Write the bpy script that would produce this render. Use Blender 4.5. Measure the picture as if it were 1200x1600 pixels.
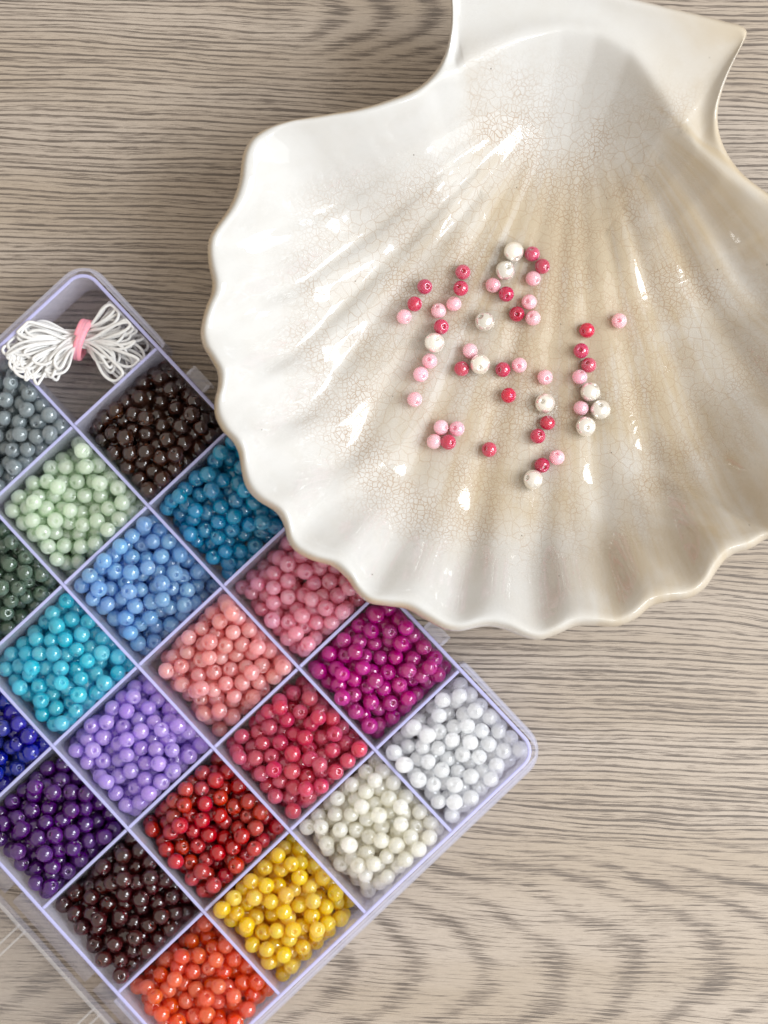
import bpy, bmesh, math, random
import numpy as np
from mathutils import Matrix, Vector

# ------------------------------------------------------------------ camera, world, lamps, exposure
scn = bpy.context.scene
for o in list(bpy.data.objects):
    bpy.data.objects.remove(o)
FPX = 2400.0                       # focal length in pixels of the 1200 x 1600 photograph
CAM_Z = 0.4303
RX, RY = math.radians(3.602), math.radians(1.09)
CAM_R = Matrix.Rotation(RX, 3, 'X') @ Matrix.Rotation(RY, 3, 'Y')
cd = bpy.data.cameras.new('camera')
cam = bpy.data.objects.new('camera', cd)
scn.collection.objects.link(cam)
cam.matrix_world = Matrix.Translation((0, 0, CAM_Z)) @ CAM_R.to_4x4()
cd.sensor_fit = 'VERTICAL'
cd.sensor_height = 36.0
cd.lens = FPX / 1600.0 * 36.0
cd.clip_start, cd.clip_end = 0.01, 20.0
scn.camera = cam
scn.render.resolution_x, scn.render.resolution_y = 768, 1024

w = bpy.data.worlds.new('World')
scn.world = w
w.use_nodes = True
bg = w.node_tree.nodes['Background']
bg.inputs['Color'].default_value = (1.0, 0.925, 0.82, 1)
bg.inputs['Strength'].default_value = 0.50

def pane_lamp(name, loc, u, v, n, sx, sy, watts, col):
    l = bpy.data.lights.new(name, 'AREA')
    l.shape = 'RECTANGLE'
    l.size, l.size_y = sx, sy
    l.energy = watts
    l.color = col
    o = bpy.data.objects.new(name, l)
    m = Matrix((u, v, n)).transposed().to_4x4()
    o.matrix_world = Matrix.Translation(loc) @ m
    scn.collection.objects.link(o)
    return o

def lamp_grid(name, az, el, dist, cols, rows, pw, ph, gap, watts, col, target=(0.0, 0.0, 0.01)):
    """A window of pane lamps with mullions between, or one plain fill lamp."""
    d = Vector((math.cos(el) * math.cos(az), math.cos(el) * math.sin(az), math.sin(el)))
    c = Vector(target) + d * dist
    side = Vector((-math.sin(az), math.cos(az), 0))
    n = d
    up = n.cross(side)
    for i in range(cols):
        for j in range(rows):
            p = c + side * ((i - (cols - 1) / 2) * (pw + gap)) + up * ((j - (rows - 1) / 2) * (ph + gap))
            pane_lamp(name, p, side, up, n, pw, ph, watts, col)

COOL = (0.87, 0.94, 1.0)
R = math.radians
lamp_grid('window_light', R(5), R(39), 0.82, 2, 2, 0.20, 0.20, 0.035, 1.15, COOL)
lamp_grid('side_window_light', R(-46), R(50), 0.9, 2, 1, 0.07, 0.17, 0.02, 0.42, COOL)
lamp_grid('soft_fill_light', R(-20), R(47), 0.95, 1, 1, 0.9, 0.9, 0.0, 2.7, (0.92, 0.96, 1.0))  # added broad fill lamp, stands for no known door

scn.view_settings.view_transform = 'Standard'
scn.view_settings.look = 'None'
scn.view_settings.gamma = 1
scn.view_settings.use_curve_mapping = False
scn.view_settings.exposure = 0.70
scn.render.engine = 'CYCLES'
cy = scn.cycles
cy.max_bounces = 12
cy.diffuse_bounces = 8
cy.glossy_bounces = 4
cy.transmission_bounces = 8
cy.transparent_max_bounces = 28
cy.use_adaptive_sampling = True
cy.adaptive_threshold = 0.012
cy.caustics_refractive = False
cy.caustics_reflective = False
cy.sample_clamp_indirect = 4.0
cy.use_denoising = True
cy.denoising_input_passes = 'RGB'    # keeps the pixel-wide glints on the beads
cy.denoising_prefilter = 'NONE'

# ------------------------------------------------------------------ helpers
C = scn.collection
rng = np.random.default_rng(11)
random.seed(5)

def unproj(px, py, z):
    """Point of the photograph -> point of the scene at height z."""
    d = CAM_R @ Vector(((px - 600.0) / FPX, (800.0 - py) / FPX, -1.0))
    t = (z - CAM_Z) / d.z
    return (d.x * t, d.y * t)

def mesh_obj(name, verts, faces, mats, parent=None, smooth=False, fmat=None):
    me = bpy.data.meshes.new(name)
    me.from_pydata([tuple(v) for v in verts], [], faces)
    for m in (mats if isinstance(mats, (list, tuple)) else [mats]):
        me.materials.append(m)
    if smooth:
        me.polygons.foreach_set('use_smooth', [True] * len(me.polygons))
    if fmat:
        me.polygons.foreach_set('material_index', fmat)
    me.update()
    o = bpy.data.objects.new(name, me)
    C.objects.link(o)
    if parent:
        o.parent = parent
    return o

def bm_obj(name, bm, mats, parent=None, smooth=False):
    me = bpy.data.meshes.new(name)
    bm.normal_update()
    bm.to_mesh(me)
    bm.free()
    for m in (mats if isinstance(mats, (list, tuple)) else [mats]):
        me.materials.append(m)
    if smooth:
        me.polygons.foreach_set('use_smooth', [True] * len(me.polygons))
    o = bpy.data.objects.new(name, me)
    C.objects.link(o)
    if parent:
        o.parent = parent
    return o

def tag(o, label, cat=None, group=None, kind=None):
    if label:
        o['label'] = label
    if cat:
        o['category'] = cat
    if group:
        o['group'] = group
    if kind:
        o['kind'] = kind
    return o

class NT:
    """Small node-tree writer."""
    def __init__(self, name):
        self.m = bpy.data.materials.new(name)
        self.m.use_nodes = True
        self.t = self.m.node_tree
        self.t.nodes.clear()
        self.out = self.t.nodes.new('ShaderNodeOutputMaterial')
    def n(self, typ, **kw):
        nd = self.t.nodes.new(typ)
        for k, v in kw.items():
            setattr(nd, k, v)
        return nd
    def link(self, a, b):
        self.t.links.new(a, b)
    def put(self, sock, v):
        if hasattr(v, 'is_linked') or isinstance(v, bpy.types.NodeSocket):
            self.link(v, sock)
        else:
            if isinstance(v, (tuple, list)) and len(v) == 3 and sock.type == 'RGBA':
                v = (*v, 1)
            sock.default_value = v
    def math(self, op, a, b=None, c=None, clamp=False):
        nd = self.n('ShaderNodeMath', operation=op, use_clamp=clamp)
        self.put(nd.inputs[0], a)
        if b is not None:
            self.put(nd.inputs[1], b)
        if c is not None:
            self.put(nd.inputs[2], c)
        return nd.outputs[0]
    def smooth(self, v, a, b, lo=0.0, hi=1.0):
        nd = self.n('ShaderNodeMapRange', interpolation_type='SMOOTHSTEP')
        self.put(nd.inputs['Value'], v)
        nd.inputs['From Min'].default_value, nd.inputs['From Max'].default_value = a, b
        nd.inputs['To Min'].default_value, nd.inputs['To Max'].default_value = lo, hi
        return nd.outputs[0]
    def mix(self, f, a, b, blend='MIX'):
        nd = self.n('ShaderNodeMix', data_type='RGBA', blend_type=blend)
        self.put(nd.inputs[0], f)
        self.put(nd.inputs[6], a)
        self.put(nd.inputs[7], b)
        return nd.outputs[2]
    def noise(self, vec, scale=1.0, detail=2.0, rough=0.5, dim='3D', dist=0.0):
        nd = self.n('ShaderNodeTexNoise', noise_dimensions=dim)
        if vec is not None:
            self.link(vec, nd.inputs['Vector'])
        nd.inputs['Scale'].default_value = scale
        nd.inputs['Detail'].default_value = detail
        nd.inputs['Roughness'].default_value = rough
        nd.inputs['Distortion'].default_value = dist
        return nd.outputs['Fac']
    def xyz(self, x, y, z=0.0):
        nd = self.n('ShaderNodeCombineXYZ')
        self.put(nd.inputs[0], x); self.put(nd.inputs[1], y); self.put(nd.inputs[2], z)
        return nd.outputs[0]
    def objco(self, scale=1000.0):
        tc = self.n('ShaderNodeTexCoord')
        vm = self.n('ShaderNodeVectorMath', operation='SCALE')
        self.link(tc.outputs['Object'], vm.inputs[0])
        vm.inputs['Scale'].default_value = scale
        sp = self.n('ShaderNodeSeparateXYZ')
        self.link(vm.outputs[0], sp.inputs[0])
        return vm.outputs[0], sp.outputs[0], sp.outputs[1], sp.outputs[2]
    def principled(self, **kw):
        nd = self.n('ShaderNodeBsdfPrincipled')
        for k, v in kw.items():
            self.put(nd.inputs[k.replace('_', ' ')], v)
        return nd
    def done(self, sh):
        self.link(sh, self.out.inputs['Surface'])
        return self.m

def lin(r, g, b):
    f = lambda c: (c / 12.92 if c <= 0.04045 else ((c + 0.055) / 1.055) ** 2.4)
    return tuple(f(x / 255.0) for x in (r, g, b))

# ------------------------------------------------------------------ table: printed oak laminate
def wood_material():
    T = NT('oak_laminate')
    vec, x, y, z = T.objco(1000.0)
    # slow waviness of the grain
    warp = T.math('SUBTRACT', T.noise(T.xyz(T.math('MULTIPLY', x, 0.007), T.math('MULTIPLY', y, 0.022)), 1.0, 3.0, 0.5), 0.5)
    warp2 = T.math('SUBTRACT', T.noise(T.xyz(T.math('MULTIPLY', x, 0.035), T.math('MULTIPLY', y, 0.12), 7.0), 1.0, 2.0, 0.5), 0.5)
    yy = T.math('ADD', y, T.math('MULTIPLY', x, 0.045))
    yw = T.math('ADD', yy, T.math('ADD', T.math('MULTIPLY', warp, 11.0), T.math('MULTIPLY', warp2, 1.1)))
    # straight-grain annual lines
    l1 = T.math('SINE', T.math('MULTIPLY', yw, 2 * math.pi / 1.30))
    l2 = T.math('SINE', T.math('ADD', T.math('MULTIPLY', yw, 2 * math.pi / 2.05), 1.3))
    straight = T.math('ADD', T.math('MULTIPLY', l1, 0.6), T.math('MULTIPLY', l2, 0.55))
    # cathedral figure: nested parabolas, tips to the right
    tx, ty = unproj(1120, 1512, 0.0)
    dy = T.math('SUBTRACT', T.math('ADD', y, T.math('MULTIPLY', warp2, 5.0)), ty * 1000)
    para = T.math('ADD', T.math('SUBTRACT', x, tx * 1000), T.math('MULTIPLY', T.math('MULTIPLY', dy, dy), 1 / 13.0))
    para = T.math('ADD', para, T.math('MULTIPLY', warp, 34.0))
    cath = T.math('SINE', T.math('ADD', T.math('MULTIPLY', para, 2 * math.pi / 21.0), 1.2))
    cath = T.math('SUBTRACT', T.math('MULTIPLY', T.math('POWER', T.math('MULTIPLY', T.math('ADD', cath, 1.0), 0.5), 2.2), 0.85), 0.40)
    cath = T.math('ADD', cath, T.math('MULTIPLY', l1, 0.3))
    bx, by = unproj(660, 20, 0.0)
    dy2 = T.math('SUBTRACT', T.math('ADD', y, T.math('MULTIPLY', warp2, 4.0)), by * 1000)
    para2 = T.math('ADD', T.math('SUBTRACT', x, bx * 1000), T.math('MULTIPLY', T.math('MULTIPLY', dy2, dy2), 1 / 7.0))
    cath2 = T.math('MULTIPLY', T.math('SINE', T.math('MULTIPLY', para2, 2 * math.pi / 14.0)), 0.75)
    m1 = T.smooth(T.math('ABSOLUTE', dy), 26.0, 40.0, 1.0, 0.0)
    m2 = T.math('MULTIPLY', T.smooth(T.math('ABSOLUTE', dy2), 8.0, 20.0, 0.8, 0.0), T.smooth(T.math('ABSOLUTE', T.math('SUBTRACT', x, bx * 1000)), 20.0, 45.0, 1.0, 0.0))
    lp = lambda a, b, f: T.math('ADD', T.math('MULTIPLY', a, T.math('SUBTRACT', 1.0, f)), T.math('MULTIPLY', b, f))
    dens = lp(lp(straight, cath, m1), cath2, m2)
    # short horizontal pores that gather where the figure is dense
    p1 = T.noise(T.xyz(T.math('MULTIPLY', x, 0.070), T.math('MULTIPLY', yw, 4.0)), 1.0, 3.0, 0.62)
    p2 = T.noise(T.xyz(T.math('MULTIPLY', x, 0.20), T.math('MULTIPLY', yw, 5.2), 4.0), 1.0, 2.0, 0.6)
    brk = T.noise(T.xyz(T.math('MULTIPLY', x, 0.02), T.math('MULTIPLY', yw, 0.16), 9.0), 1.0, 2.0, 0.5)
    s = T.math('ADD', T.math('MULTIPLY', p1, 1.0), T.math('MULTIPLY', p2, 0.62))
    s = T.math('ADD', s, T.math('MULTIPLY', dens, 0.185))
    s = T.math('ADD', s, T.math('MULTIPLY', T.math('SUBTRACT', brk, 0.5), 0.35))
    dark = T.smooth(s, 0.765, 0.915)
    core = T.smooth(s, 0.86, 0.99)
    fib = T.noise(T.xyz(T.math('MULTIPLY', x, 0.9), T.math('MULTIPLY', y, 9.0), 2.0), 1.0, 2.0, 0.6)
    tone = T.noise(T.xyz(T.math('MULTIPLY', x, 0.008), T.math('MULTIPLY', yw, 0.05), 3.0), 1.0, 3.0, 0.5)
    base = T.mix(T.smooth(tone, 0.3, 0.7), lin(169, 156, 143), lin(158, 143, 126))
    base = T.mix(T.smooth(fib, 0.35, 0.75, 0.0, 0.45), base, lin(145, 133, 121))
    p3 = T.noise(T.xyz(T.math('MULTIPLY', x, 0.14), T.math('MULTIPLY', yw, 6.5), 6.0), 1.0, 2.0, 0.6)
    base = T.mix(T.smooth(p3, 0.54, 0.68, 0.0, 0.45), base, lin(112, 99, 88))
    col = T.mix(T.math('MULTIPLY', dark, 0.70), base, lin(100, 86, 76))
    col = T.mix(T.math('MULTIPLY', core, 0.80), col, lin(74, 64, 57))
    grain = T.noise(vec, 5.5, 2.0, 0.6)
    col = T.mix(T.smooth(grain, 0.3, 0.7, 0.0, 0.12), col, lin(190, 182, 172))
    hgt = T.math('SUBTRACT', T.math('MULTIPLY', grain, 0.35), T.math('MULTIPLY', dark, 0.7))
    bp = T.n('ShaderNodeBump')
    bp.inputs['Strength'].default_value = 0.25
    bp.inputs['Distance'].default_value = 0.00012
    T.link(hgt, bp.inputs['Height'])
    b = T.principled(Base_Color=col, Roughness=0.52)
    b.inputs['Specular IOR Level'].default_value = 0.35
    T.link(bp.outputs[0], b.inputs['Normal'])
    return T.done(b.outputs[0])

bm = bmesh.new()
bmesh.ops.create_cube(bm, size=1.0)
for v in bm.verts:
    v.co.x *= 1.1; v.co.y *= 1.1; v.co.z = (v.co.z - 0.5) * 0.025
table = bm_obj('table_top', bm, wood_material())
tag(table, 'pale grey brown oak laminate table top with dark grain streaks', kind='structure')

# ------------------------------------------------------------------ bead box
TH = 0.81545
BX0, BY0 = -0.074184, -0.015518
PA, PB = 0.030, 0.031324
HB = 0.0165                         # rim height
T0 = 0.00049                        # half wall thickness
box = bpy.data.objects.new('bead_box', None)
C.objects.link(box)
box.location = (BX0, BY0, 0)
box.rotation_euler = (0, 0, -TH)
box.empty_display_size = 0.02
tag(box, 'clear lavender tinted plastic organiser box with a grid of compartments, lid open', 'bead box')

def plastic(name, fac, base, tint, rough=0.22, trans=0.5):
    """Thin polypropylene: clear part, milky scattering part, gloss."""
    T = NT(name)
    tr = T.n('ShaderNodeBsdfTransparent')
    tr.inputs['Color'].default_value = (*tint, 1)
    b = T.n('ShaderNodeBsdfDiffuse')
    b.inputs['Color'].default_value = (*base, 1)
    tl = T.n('ShaderNodeBsdfTranslucent')
    tl.inputs['Color'].default_value = (*base, 1)
    m1 = T.n('ShaderNodeMixShader')
    m1.inputs[0].default_value = trans
    T.link(b.outputs[0], m1.inputs[1]); T.link(tl.outputs[0], m1.inputs[2])
    m2 = T.n('ShaderNodeMixShader')
    m2.inputs[0].default_value = fac
    T.link(tr.outputs[0], m2.inputs[1]); T.link(m1.outputs[0], m2.inputs[2])
    gl = T.n('ShaderNodeBsdfGlossy')
    gl.inputs['Roughness'].default_value = 0.08
    fr = T.n('ShaderNodeFresnel')
    fr.inputs[0].default_value = 1.45
    m3 = T.n('ShaderNodeMixShader')
    geo = T.n('ShaderNodeNewGeometry')
    T.link(T.math('MULTIPLY', T.math('MINIMUM', fr.outputs[0], 0.5), T.math('SUBTRACT', 1.0, geo.outputs['Backfacing'])), m3.inputs[0])
    T.link(m2.outputs[0], m3.inputs[1]); T.link(gl.outputs[0], m3.inputs[2])
    return T.done(m3.outputs[0])

M_WALL = plastic('plastic_wall', 0.42, (0.88, 0.88, 1.0), (0.97, 0.97, 0.995))
M_EDGE = plastic('plastic_edge', 0.74, (0.58, 0.58, 0.92), (0.85, 0.85, 1.0), 0.3, 0.25)
M_FLOOR = plastic('plastic_floor', 0.035, (0.80, 0.80, 0.88), (0.95, 0.95, 0.97))
M_CLEAR = plastic('plastic_clear', 0.035, (0.85, 0.85, 0.9), (0.985, 0.985, 0.985), 0.1)
M_RIB = plastic('plastic_rib', 0.30, (0.85, 0.83, 0.82), (0.95, 0.95, 0.95), 0.2)
M_TAB = plastic('plastic_tab', 0.22, (0.90, 0.90, 0.96), (0.96, 0.96, 0.98))
M_GTOP = plastic('plastic_guard_top', 0.42, (0.84, 0.84, 0.97), (0.95, 0.95, 0.98))
M_GUARD = plastic('plastic_guard', 0.11, (0.88, 0.88, 0.97), (0.95, 0.95, 0.98))

def rrect(hx, hy, r, seg=8):
    pts = []
    for cx_, cy_, a0 in ((hx - r, hy - r, 0), (-hx + r, hy - r, 90), (-hx + r, -hy + r, 180), (hx - r, -hy + r, 270)):
        for k in range(seg + 1):
            a = R(a0 + 90 * k / seg)
            pts.append((cx_ + r * math.cos(a), cy_ + r * math.sin(a)))
    return pts

def wall_ring(name, outer, inner, z0, z1, mats, parent, bev=0.00025):
    """Closed ring wall between two outlines of equal count; its top face takes the second material."""
    n = len(outer)
    prof = []
    V, F, FM = [], [], []
    rings = [(outer, z0, 0), (outer, z1 - bev, 0), ('o', z1, 0), ('i', z1, 0), (inner, z1 - bev, 0), (inner, z0, 0)]
    for src, z, _ in rings:
        for i in range(n):
            if src == 'o':
                p = [outer[i][k] * 0.72 + inner[i][k] * 0.28 for k in (0, 1)]
            elif src == 'i':
                p = [outer[i][k] * 0.28 + inner[i][k] * 0.72 for k in (0, 1)]
            else:
                p = src[i]
            V.append((p[0], p[1], z))
    for k in range(6):
        a, b = k * n, ((k + 1) % 6) * n
        for i in range(n):
            j = (i + 1) % n
            F.append((a + i, a + j, b + j, b + i))
            FM.append(1 if k in (1, 2, 3) else 0)
    return mesh_obj(name, V, F, mats, parent, fmat=FM)

def beam(name, x0, x1, y0, y1, z0, z1, mats, parent, bev=0.0002, draft=0.0):
    """Upright thin wall with an eased top edge; the top takes the second material; it widens by draft at its foot."""
    lx, ly = (draft, 0) if (x1 - x0) < (y1 - y0) else (0, draft)
    b1, b2 = (bev, 0) if (x1 - x0) < (y1 - y0) else (0, bev)
    V = [(x0 - lx, y0 - ly, z0), (x1 + lx, y0 - ly, z0), (x1 + lx, y1 + ly, z0), (x0 - lx, y1 + ly, z0),
         (x0, y0, z1 - bev), (x1, y0, z1 - bev), (x1, y1, z1 - bev), (x0, y1, z1 - bev),
         (x0 + b1, y0 + b2, z1), (x1 - b1, y0 + b2, z1), (x1 - b1, y1 - b2, z1), (x0 + b1, y1 - b2, z1)]
    F = [(3, 2, 1, 0), (0, 1, 5, 4), (1, 2, 6, 5), (2, 3, 7, 6), (3, 0, 4, 7),
         (4, 5, 9, 8), (5, 6, 10, 9), (6, 7, 11, 10), (7, 4, 8, 11), (8, 9, 10, 11)]
    return mesh_obj(name, V, F, mats, parent, fmat=[0] * 5 + [1] * 5)

HX, HY = 3 * PA, 2 * PB
wall = wall_ring('outer_wall', rrect(HX + T0, HY + T0, 0.0055), rrect(HX - T0, HY - T0, 0.0045), 0.0004, HB, [M_WALL, M_EDGE], box)
fl = rrect(HX - T0 - 0.00005, HY - T0 - 0.00005, 0.0045)
nfl = len(fl)
mesh_obj('box_floor', [(p[0], p[1], 0.0006) for p in fl] + [(p[0], p[1], 0.0016) for p in fl],
         [tuple(range(nfl))[::-1], tuple(range(nfl, 2 * nfl))] + [(i, (i + 1) % nfl, nfl + (i + 1) % nfl, nfl + i) for i in range(nfl)], M_FLOOR, box)
ZF = 0.0016
for j in (-1, 0, 1):                # three long dividers
    beam('divider', -HX + T0 + 5e-5, HX - T0 - 5e-5, j * PB - 0.00044, j * PB + 0.00044, ZF + 2e-5, HB - 0.0002, [M_WALL, M_EDGE], box, draft=0.0003)
for i in range(-2, 3):              # cross dividers, one piece per compartment row
    for j in range(4):
        y0 = -HY + j * PB
        beam('divider', i * PA - 0.00044, i * PA + 0.00044, y0 + T0 + 1e-4, y0 + PB - T0 - 1e-4, ZF + 2e-5, HB - 0.0003, [M_WALL, M_EDGE], box, draft=0.0003)

def offset_strip(pts, th, z0, z1, name, mats, parent):
    """Open upright strip along pts with thickness th."""
    n = len(pts)
    P = np.array(pts, float)
    d = np.gradient(P, axis=0)
    d /= np.linalg.norm(d, axis=1)[:, None]
    nn = np.stack([-d[:, 1], d[:, 0]], 1)
    A, B = P + nn * th / 2, P - nn * th / 2
    V = [(*p, z0) for p in A] + [(*p, z0) for p in B] + [(*p, z1) for p in A] + [(*p, z1) for p in B]
    F, FM = [], []
    for i in range(n - 1):
        F += [(i, i + 1, 2 * n + i + 1, 2 * n + i), (n + i + 1, n + i, 3 * n + i, 3 * n + i + 1),
              (2 * n + i, 2 * n + i + 1, 3 * n + i + 1, 3 * n + i), (i + 1, i, n + i, n + i + 1)]
        FM += [0, 0, 1, 0]
    F += [(0, 2 * n, 3 * n, n), (n - 1, 2 * n - 1, 4 * n - 1, 3 * n - 1)]
    FM += [0, 0]
    return mesh_obj(name, V, F, mats, parent, fmat=FM)

def corner_path(sx):
    """Outer guard round one end of the box."""
    e = 0.0021
    hx, hy, r = HX + e, HY + e, 0.0072
    pts = [(HX - PA * 1.02, hy - 0.0013), (HX - PA * 1.0, hy - 0.0002)]
    for t in np.linspace(0.05, 1, 6):
        pts.append((HX - PA * 0.97 + t * (PA * 0.97 + e - r), hy))
    for k in range(1, 9):
        a = R(90 - 90 * k / 8)
        pts.append((hx - r + r * math.cos(a), hy - r + r * math.sin(a)))
    for t in np.linspace(0.1, 1, 8):
        pts.append((hx, (hy - r) * (1 - 2 * t)))
    for k in range(1, 9):
        a = R(-90 * k / 8)
        pts.append((hx - r + r * math.cos(a), -hy + r + r * math.sin(a)))
    for t in np.linspace(0.2, 1, 5):
        pts.append((hx - r - t * (PA * 0.97 + e - r), -hy))
    return [(sx * p[0], p[1]) for p in pts]

for sx in (1, -1):
    offset_strip(corner_path(sx), 0.0009, 0.0005, HB - 0.0016, 'corner_guard', [M_GUARD, M_GTOP], box)
    # ledge that joins the guard to the wall
    cp = corner_path(sx)
    P = np.array(cp)
    inner = []
    for p in cp:
        q = Vector((max(-HX - T0, min(HX + T0, p[0])), max(-HY - T0, min(HY + T0, p[1])), 0))
        d = Vector((p[0], p[1], 0)) - q
        inner.append((p[0] - 0.78 * d.x if d.length < 0.003 else p[0], p[1] - 0.78 * d.y if d.length < 0.003 else p[1]))
    n = len(cp)
    mesh_obj('ledge', [(*p, HB - 0.0021) for p in cp] + [(*p, HB - 0.0016) for p in inner],
             [(i, i + 1, n + i + 1, n + i) for i in range(n - 1)], M_GTOP, box)

def latch(xc):
    """Clear snap tab on the long side."""
    bm = bmesh.new()
    def b(x0, x1, y0, y1, z0, z1):
        r = bmesh.ops.create_cube(bm, size=1.0)
        for v in r['verts']:
            v.co = Vector(((x0 + x1) / 2 + v.co.x * (x1 - x0), (y0 + y1) / 2 + v.co.y * (y1 - y0), (z0 + z1) / 2 + v.co.z * (z1 - z0)))
    y = HY + T0
    h = 0.0036
    b(xc - h, xc + h, y + 0.0001, y + 0.0026, 0.0140, 0.0151)
    b(xc - h, xc + h, y + 0.0026, y + 0.0035, 0.0105, 0.0163)
    b(xc - h, xc - h + 0.0008, y + 0.0001, y + 0.0027, 0.0151, 0.0161)
    b(xc + h - 0.0008, xc + h, y + 0.0001, y + 0.0027, 0.0151, 0.0161)
    bmesh.ops.bevel(bm, geom=list(bm.edges), offset=0.00018, segments=2, affect='EDGES')
    return bm_obj('latch', bm, M_TAB, box)

latch(-HX + 1.47 * PA)
latch(-HX + 4.62 * PA)

# open lid: hinge side is the long side at -y; the lid leans from the hinge down to the table
LW, LL = 2 * HX + 0.003, 2 * HY
lid = bpy.data.objects.new('lid', None)
C.objects.link(lid)
lid.parent = box
lid.location = (0, -HY - T0 - 0.0062, 0.0112)
lid.rotation_euler = (R(4.6), 0, 0)
lid['label'] = 'clear lid folded open beside the box, with paired moulded ribs'
o_ = rrect(LW / 2, LL / 2, 0.007)
i_ = rrect(LW / 2 - 0.0011, LL / 2 - 0.0011, 0.006)
for nm, pts_o, pts_i, z0, z1 in (('lid_rim', o_, i_, 0.0009, 0.0045),):
    wall_ring(nm, [(p[0], p[1] - LL / 2) for p in pts_o], [(p[0], p[1] - LL / 2) for p in pts_i], z0, z1, [M_GUARD, M_RIB], lid)
pl = [(p[0] * 0.9985, p[1] * 0.998 - LL / 2) for p in o_]
n = len(pl)
mesh_obj('lid_plate', [(*p, 0.0) for p in pl] + [(*p, 0.0008) for p in pl],
         [tuple(range(n))[::-1], tuple(range(n, 2 * n))] + [(i, (i + 1) % n, n + (i + 1) % n, n + i) for i in range(n)], M_CLEAR, lid)
for i in range(-2, 3):
    for s in (-1, 1):
        xx = i * PA + s * 0.00115
        beam('rib', xx - 0.0003, xx + 0.0003, -LL + 0.0015, -0.0015, 0.0009, 0.0021, [M_RIB, M_RIB], lid)
# hinge strip and knuckles between lid and wall
for k, (xa, xb) in enumerate(((-0.088, -0.052), (-0.049, 0.020), (0.023, 0.052), (0.055, 0.088))):
    bm = bmesh.new()
    prof = [(0.0001, 0.0150), (-0.0014, 0.0166), (-0.0032, 0.0160), (-0.0048, 0.0140), (-0.0050, 0.0130), (-0.0046, 0.0130), (-0.0030, 0.0150), (-0.0014, 0.0156), (0.0001, 0.0140)]
    yb = -HY - T0 - 0.0002
    a = [bm.verts.new((xa, yb + p[0], p[1] - 0.0015)) for p in prof]
    b = [bm.verts.new((xb, yb + p[0], p[1] - 0.0015)) for p in prof]
    m = len(prof)
    for i in range(m):
        bm.faces.new((a[i], a[(i + 1) % m], b[(i + 1) % m], b[i]))
    bm.faces.new(a[::-1]); bm.faces.new(b)
    bm_obj('hinge', bm, M_GUARD, box)

BOXM = Matrix.Translation((BX0, BY0, 0)) @ Matrix.Rotation(-TH, 4, 'Z')

# ------------------------------------------------------------------ shell dish
HR = 0.0365                         # rim height
LEFT = [(650, 135), (600, 155), (557, 167), (515, 174), (480, 180), (450, 185), (420, 195), (395, 210), (382, 230), (377, 250), (374, 275), (367, 300), (355, 325),
        (337, 350), (327, 367), (324, 387), (326, 412), (331, 435), (330, 455), (322, 475), (315, 500), (313, 520), (318, 540), (330, 560),
        (340, 580), (340, 603), (335, 623), (336, 647)]
LOW = [(347, 670), (363, 687), (373, 707), (377, 733), (385, 760), (403, 780), (430, 797), (443, 817), (450, 843), (463, 860), (487, 873), (520, 883),
       (543, 903), (557, 923), (577, 940), (607, 945), (637, 950), (667, 967), (695, 981), (720, 984), (760, 977), (790, 982), (820, 994), (845, 998),
       (870, 990), (900, 977), (930, 976), (965, 977), (995, 965), (1020, 945), (1050, 937), (1080, 932), (1105, 915), (1125, 885), (1145, 865), (1175, 855), (1200, 840)]
AO = (911.0, 135.0)
def mirror(p):
    dx, dy = p[0] - AO[0], p[1] - AO[1]
    e1 = -(dx * 0.978 + dy * 0.209)
    e2 = -dx * 0.209 + dy * 0.978
    return (AO[0] + e1 * 0.978 - e2 * 0.209, AO[1] + e1 * 0.209 + e2 * 0.978)
RIGHT = [mirror(p) for p in LEFT[3:]][::-1]
TOP = [(1187, 288), (1150, 254), (1127, 212), (1122, 175), (1130, 138), (1145, 100), (1164, 62), (1168, 48), (1158, 38), (1130, 31), (1100, 23), (1050, 11), (1000, -1), (930, -18),
       (850, -33), (780, -43), (735, -47), (712, -42), (705, -20), (706, 10), (705, 40), (698, 75), (680, 108)]
OUT_PX = LEFT + LOW + RIGHT + TOP

def catmull(pts, per=8):
    P = np.array(pts, float)
    n = len(P)
    out = []
    for i in range(n):
        p0, p1, p2, p3 = P[i - 1], P[i], P[(i + 1) % n], P[(i + 2) % n]
        for k in range(per):
            t = k / per
            out.append(0.5 * ((2 * p1) + (-p0 + p2) * t + (2 * p0 - 5 * p1 + 4 * p2 - p3) * t * t + (-p0 + 3 * p1 - 3 * p2 + p3) * t ** 3))
    return np.array(out)

outl = catmull(OUT_PX, 8)
out_w = np.array([unproj(p[0], p[1], HR) for p in outl])
DC = np.array(unproj(800, 560, 0.010))          # bowl centre
UM = np.array(unproj(905, 95, 0.024))           # where the flutes meet
rel = out_w - DC
ang = np.arctan2(rel[:, 1], rel[:, 0])
rad = np.hypot(rel[:, 0], rel[:, 1])
order = np.argsort(ang)
ang_s, rad_s = ang[order], rad[order]
ang_e = np.concatenate([ang_s[-40:] - 2 * np.pi, ang_s, ang_s[:40] + 2 * np.pi])
rad_e = np.concatenate([rad_s[-40:], rad_s, rad_s[:40]])
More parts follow.
